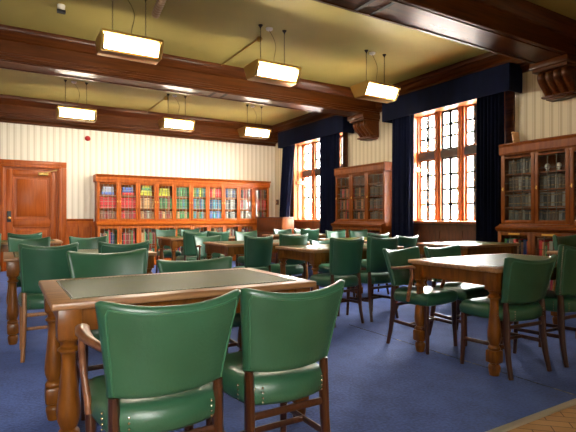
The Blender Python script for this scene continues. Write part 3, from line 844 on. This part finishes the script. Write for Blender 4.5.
# ------------------------------------------------------------------ curtains and pelmets
def curtain(xc, y0, y1, y0b, y1b, label, z1=3.2, ph=0.0, amp=.045, nf=7):
    m = MB(); nY = nf * 14; rows = []
    for k in range(25):
        t = k / 24; z = z1 + (FL + .015 - z1) * t
        tt = min(1, t / .6)
        a0, a1 = blend(y0, y0b, tt), blend(y1, y1b, tt)
        row = []
        for j in range(nY + 1):
            s = j / nY
            w = math.sin(2 * PI * nf * s + ph) + .35 * math.sin(2 * PI * nf * .5 * s + 1 + 1.5 * t)
            row.append((xc + amp * (.75 + .25 * t) * w, blend(a0, a1, s), z))
        rows.append(row)
    m.grid(rows)
    o = m.build('curtain', 'cloth', None, angle=180)
    md = o.modifiers.new('thickness', 'SOLIDIFY'); md.thickness = .006
    tag(o, label, 'curtain')
XC = XW - .235
curtain(XC, 6.22, 6.73, 6.24, 6.73, 'navy curtain on the left side of the big right-hand window')
curtain(XC, 4.41, 4.86, 4.41, 4.86, 'navy curtain on the right of the big window, beside the tall right bookcase', ph=1.0)
curtain(XC, 8.49, 9.20, 8.49, 9.16, 'navy curtain right of the far window, beside the narrow bookcase', ph=2.0, nf=9)
curtain(XC, 10.36, 10.90, 10.68, 11.06, 'navy curtain left of the far window, drawn narrower towards the back corner', ph=.5)
def pelmet(y0, y1, label):
    m = MB(); x0 = XW - .36; z0, z1 = 2.99, 3.40
    m.box(x0, x0 + .03, y0, y1, z0, z1, bevel=.006); m.box(x0 + .03, XW - .04, y0, y0 + .03, z0, z1); m.box(x0 + .03, XW - .04, y1 - .03, y1, z0, z1)
    m.box(x0 + .03, XW - .125, y0 + .03, y1 - .03, z1 - .02, z1)
    tag(m.build('pelmet', 'cloth', angle=30), label, 'pelmet')
pelmet(4.21, 6.92, 'navy fabric pelmet above the big right-hand window')
pelmet(8.16, 11.0, 'navy fabric pelmet above the far window by the back corner')

# ------------------------------------------------------------------ hanging lamps
def make_lamp():
    root = empty('hanging_lamp')
    Lh = .335; zt, zb = .10, -.095
    m = MB()     # hood: flat top, rims, bottom strip and ends
    m.box(-Lh, Lh, -.20, .20, zt - .015, zt, bevel=.005)
    m.box(-Lh, Lh, -.205, -.185, zt - .035, zt - .01, bevel=.004); m.box(-Lh, Lh, .185, .205, zt - .035, zt - .01, bevel=.004)
    m.box(-Lh, Lh, -.10, .10, zb - .012, zb, bevel=.004)
    m.build('hood', 'brass', root, angle=30)
    for s in (-1, 1):
        e = MB(); e.prism([(-.20, zt - .012), (.20, zt - .012), (.185, .04), (.105, zb), (-.105, zb), (-.185, .04)], lambda a, b, c: (c, a, b), s * Lh, s * (Lh - .02))
        e.tube([(s * (Lh - .01), -.195, zt - .03), (s * (Lh - .01), -.105, zb)], .018, 8)
        e.build('end_cap', 'brass', root, angle=30)
    for s in (-1, 1):
        l = MB()
        pr = [(s * .170, zt - .036), (s * .184, .045), (s * .172, -.01), (s * .145, -.055), (s * .108, zb + .012), (s * .06, zb + .016), (s * .03, zt - .036)]
        w = Lh - .045
        rows = [[(x, a * k, (b - .0) * k2) for a, b in pr] for x, k, k2 in ((-w, .90, .80), (-w + .012, .96, .93), (-w + .03, 1.0, 1.0), (0, 1.0, 1.0), (w - .03, 1.0, 1.0), (w - .012, .96, .93), (w, .90, .80))]
        l.grid(rows, closed_v=True, cap=True)
        l.build('lamp_glass', 'lens', root, angle=60)
    for s in (-1, 1):        # brass rim around each glass
        l = MB()
        for sx in (-1, 1):
            l.tube([(sx * (Lh - .03), s * .180, zt - .03), (sx * (Lh - .03), s * .186, .04), (sx * (Lh - .03), s * .112, zb + .004)], .011, 6)
        l.tube([(-Lh + .02, s * .185, zt - .033), (Lh - .02, s * .185, zt - .033)], .012, 6)
        l.tube([(-Lh + .02, s * .110, zb + .004), (Lh - .02, s * .110, zb + .004)], .010, 6)
        l.build('glass_rim', 'brass', root, angle=60)
    for s in (-1, 1):
        c = MB(); x = s * .185; z = zt; i = 0
        while z < H - 3.07 - .05:      # alternating chain links
            if i % 2: c.tube([(x - .006, 0, z), (x - .006, 0, z + .028)], .0022, 5); c.tube([(x + .006, 0, z), (x + .006, 0, z + .028)], .0022, 5)
            else: c.tube([(x, -.006, z), (x, -.006, z + .028)], .0022, 5); c.tube([(x, .006, z), (x, .006, z + .028)], .0022, 5)
            c.tube([(x, -.006, z), (x, .006, z)], .0025, 5); c.tube([(x - .006, 0, z + .026), (x + .006, 0, z + .026)], .0025, 5)
            z += .026; i += 1
        c.lathe([(H - 3.07 - .05, .006), (H - 3.07 - .03, .012), (H - 3.07 - .012, .028), (H - 3.07, .032)], x, 0, 10)
        c.build('chain', 'chain', root, angle=60)
    r = MB(); r.lathe([(H - 3.07 - .03, .03), (H - 3.07 - .022, .045), (H - 3.07, .05)], -.03, .04, 14); r.build('ceiling_rose', 'white', root)
    w = MB(); pts = []
    for k in range(13):
        t = k / 12; pts.append((-.03 + .12 * t + .05 * math.sin(PI * t * 1.6), .04 - .03 * t, blend(H - 3.07 - .03, zt, t)))
    w.tube(pts, .003, 5); w.build('flex', 'chain', root)
    return root
lamp0 = None
LN = {(0, 0): 'bright brass hanging lamp at upper left, the largest in view', (1, 0): 'brass hanging lamp at top centre, left of the window lamp', (2, 0): 'brass hanging lamp nearest the big right-hand window',
      (0, 1): 'brass hanging lamp near the door, far row, at left', (1, 1): 'brass hanging lamp in the far row above the rear bookcase, middle one', (2, 1): 'brass hanging lamp in the far row nearest the back corner'}
for j, y in enumerate((5.57, 9.70)):
    for i, x in enumerate((1.24, 3.13, 4.97)):
        o = make_lamp() if lamp0 is None else copy_tree(lamp0)
        if lamp0 is None: lamp0 = o
        o.location = (x - (.06 if (i, j) == (0, 1) else 0), y, 3.07)
        tag(o, LN.get((i, j), 'brass hanging lamp of the row overhead behind the viewer, out of the photo'), 'lamp', 'brass hanging lamps')

# conduits and small ceiling fittings
m = MB(); m.tube([(3.13, 5.98, H - .016), (3.13, 7.33, H - .016)], .011, 8); m.ball((3.13, 5.95, H - .035), .045)
tag(m.build('conduit', 'brass'), 'thin ceiling conduit running from junction ball to the wooden beam by the central lamp', 'conduit')
m = MB(); m.tube([(2.98, 9.99, H - .016), (2.98, 11.5, H - .016)], .011, 8); m.ball((2.98, 9.96, H - .035), .045)
tag(m.build('conduit', 'brass'), 'thin ceiling conduit in the far bay above the middle far lamp', 'conduit')
root = empty('ceiling_sensor', (.60, 6.30, H)); tag(root, 'small white ceiling sensor with black base at upper left', 'sensor')
m = MB(); m.lathe([(-.075, .0), (-.07, .03), (-.05, .042), (-.02, .045), (0, .045)], 0, 0, 14); m.build('sensor_body', 'white', root)
m = MB(); m.box(-.05, .045, -.055, -.01, -.115, -.07, bevel=.008); m.build('sensor_eye', 'black', root)
root = empty('spotlight', (1.50, 5.27, H)); tag(root, 'small ribbed tube spotlight at the ceiling above the largest lamp', 'spotlight')
m = MB(); pts = [Vector((0, 0.17, -.24)), Vector((0, -.14, -.15))]
d = (pts[1] - pts[0])
ps = []; rs = []
for k in range(17): ps.append(pts[0] + d * (k / 16)); rs.append(.048 if k % 2 else .042)
m.tube(ps, rs, 12); M['ribbed'] = plain('brown ribbed casing', (0.34, 0.22, 0.13), 0.3, 0.3); m.build('spotlight_body', 'ribbed', root, angle=30)
m = MB(); m.tube([(0, 0, -.18), (0, 0, 0)], .015, 8); m.lathe([(-.015, .04), (0, .04)], 0, 0, 12); m.build('bracket', 'brass', root)
# fire alarm bell and switch
root = empty('wall_mounted_bell', (1.68, YW, 2.96)); tag(root, 'small round red alarm bell on the striped wall above the dado', 'alarm bell')
m = MB()
rows = []
for k in range(8):
    a = PI / 2 * k / 7; rows.append([(.062 * math.cos(a) * math.cos(2 * PI * j / 18), -.02 - .05 * math.sin(a), .062 * math.cos(a) * math.sin(2 * PI * j / 18)) for j in range(18)])
m.grid(rows, closed_v=True, cap=True); m.build('bell_dome', 'red', root, angle=60, weld=.0002)
m = MB(); m.box(-.045, .045, -.022, 0, -.045, .045, bevel=.006); m.build('back_box', 'red', root)
m = MB(); m.box(-.006, .006, -.008, 0, .045, .20); m.build('cable_cover', 'white', root)
root = empty('wall_switch', (XW, 11.60, 1.55)); tag(root, 'small dark switch box on the wall left of the far curtain', 'switch')
m = MB(); m.box(-.05, 0, -.05, .05, -.075, .075, bevel=.008); m.build('switch_box', 'panel_wood', root)
m = MB(); m.box(-.06, -.05, -.012, .012, -.02, .02, bevel=.003); m.build('switch_lever', 'brass', root)

# ------------------------------------------------------------------ outside
m = MB(); m.box(XW + .4, 60, -40, 60, -4.2, -4.0); struct(m, 'ground_outside', 'ground', smooth=False)
m = MB(); m.box(30, 34, -20, 40, -4, 3.2)
for y in range(-18, 40, 4):
    for z in (-2.2, .4): m.box(29.9, 30, y, y + 1.4, z, z + 1.7)
struct(m, 'facade_outside', 'facade', smooth=False)

# ------------------------------------------------------------------ world, camera, view
w = bpy.data.worlds.new('overcast sky'); SC.world = w; w.use_nodes = True
nt = w.node_tree; bg = nt.nodes['Background']
tc = nt.nodes.new('ShaderNodeTexCoord'); sx = nt.nodes.new('ShaderNodeSeparateXYZ'); cr = nt.nodes.new('ShaderNodeValToRGB')
cr.color_ramp.elements[0].position = 0.45; cr.color_ramp.elements[0].color = (0.84, 0.82, 0.77, 1)
cr.color_ramp.elements[1].position = 1.0; cr.color_ramp.elements[1].color = (0.97, 0.96, 0.93, 1)
mr = nt.nodes.new('ShaderNodeMapRange'); mr.inputs['From Min'].default_value = -1; mr.inputs['From Max'].default_value = 1
nt.links.new(tc.outputs['Generated'], sx.inputs[0]); nt.links.new(sx.outputs['Z'], mr.inputs['Value']); nt.links.new(mr.outputs['Result'], cr.inputs['Fac'])
nt.links.new(cr.outputs['Color'], bg.inputs['Color']); bg.inputs['Strength'].default_value = 96.0

cam = bpy.data.cameras.new('camera'); co = bpy.data.objects.new('camera', cam); COL.objects.link(co)
cam.sensor_width = 36; cam.lens = 36 * 470 / 576; cam.shift_y = 1 / 576
co.location = (0, 0, 1.13); co.rotation_euler = (PI / 2, 0, -math.radians(31.2))
cam.clip_start = .02; cam.clip_end = 200
SC.camera = co
SC.view_settings.view_transform = 'Standard'; SC.view_settings.look = 'None'; SC.view_settings.gamma = 1
SC.view_settings.use_curve_mapping = False
SC.view_settings.exposure = 1.18
SC.cycles.use_denoising = True
SC.cycles.max_bounces = 10; SC.cycles.diffuse_bounces = 5; SC.cycles.transparent_max_bounces = 24; SC.cycles.sample_clamp_indirect = 8.0
SC.cycles.caustics_reflective = False; SC.cycles.caustics_refractive = False
print('books', NB[0], 'objects', len(bpy.data.objects))
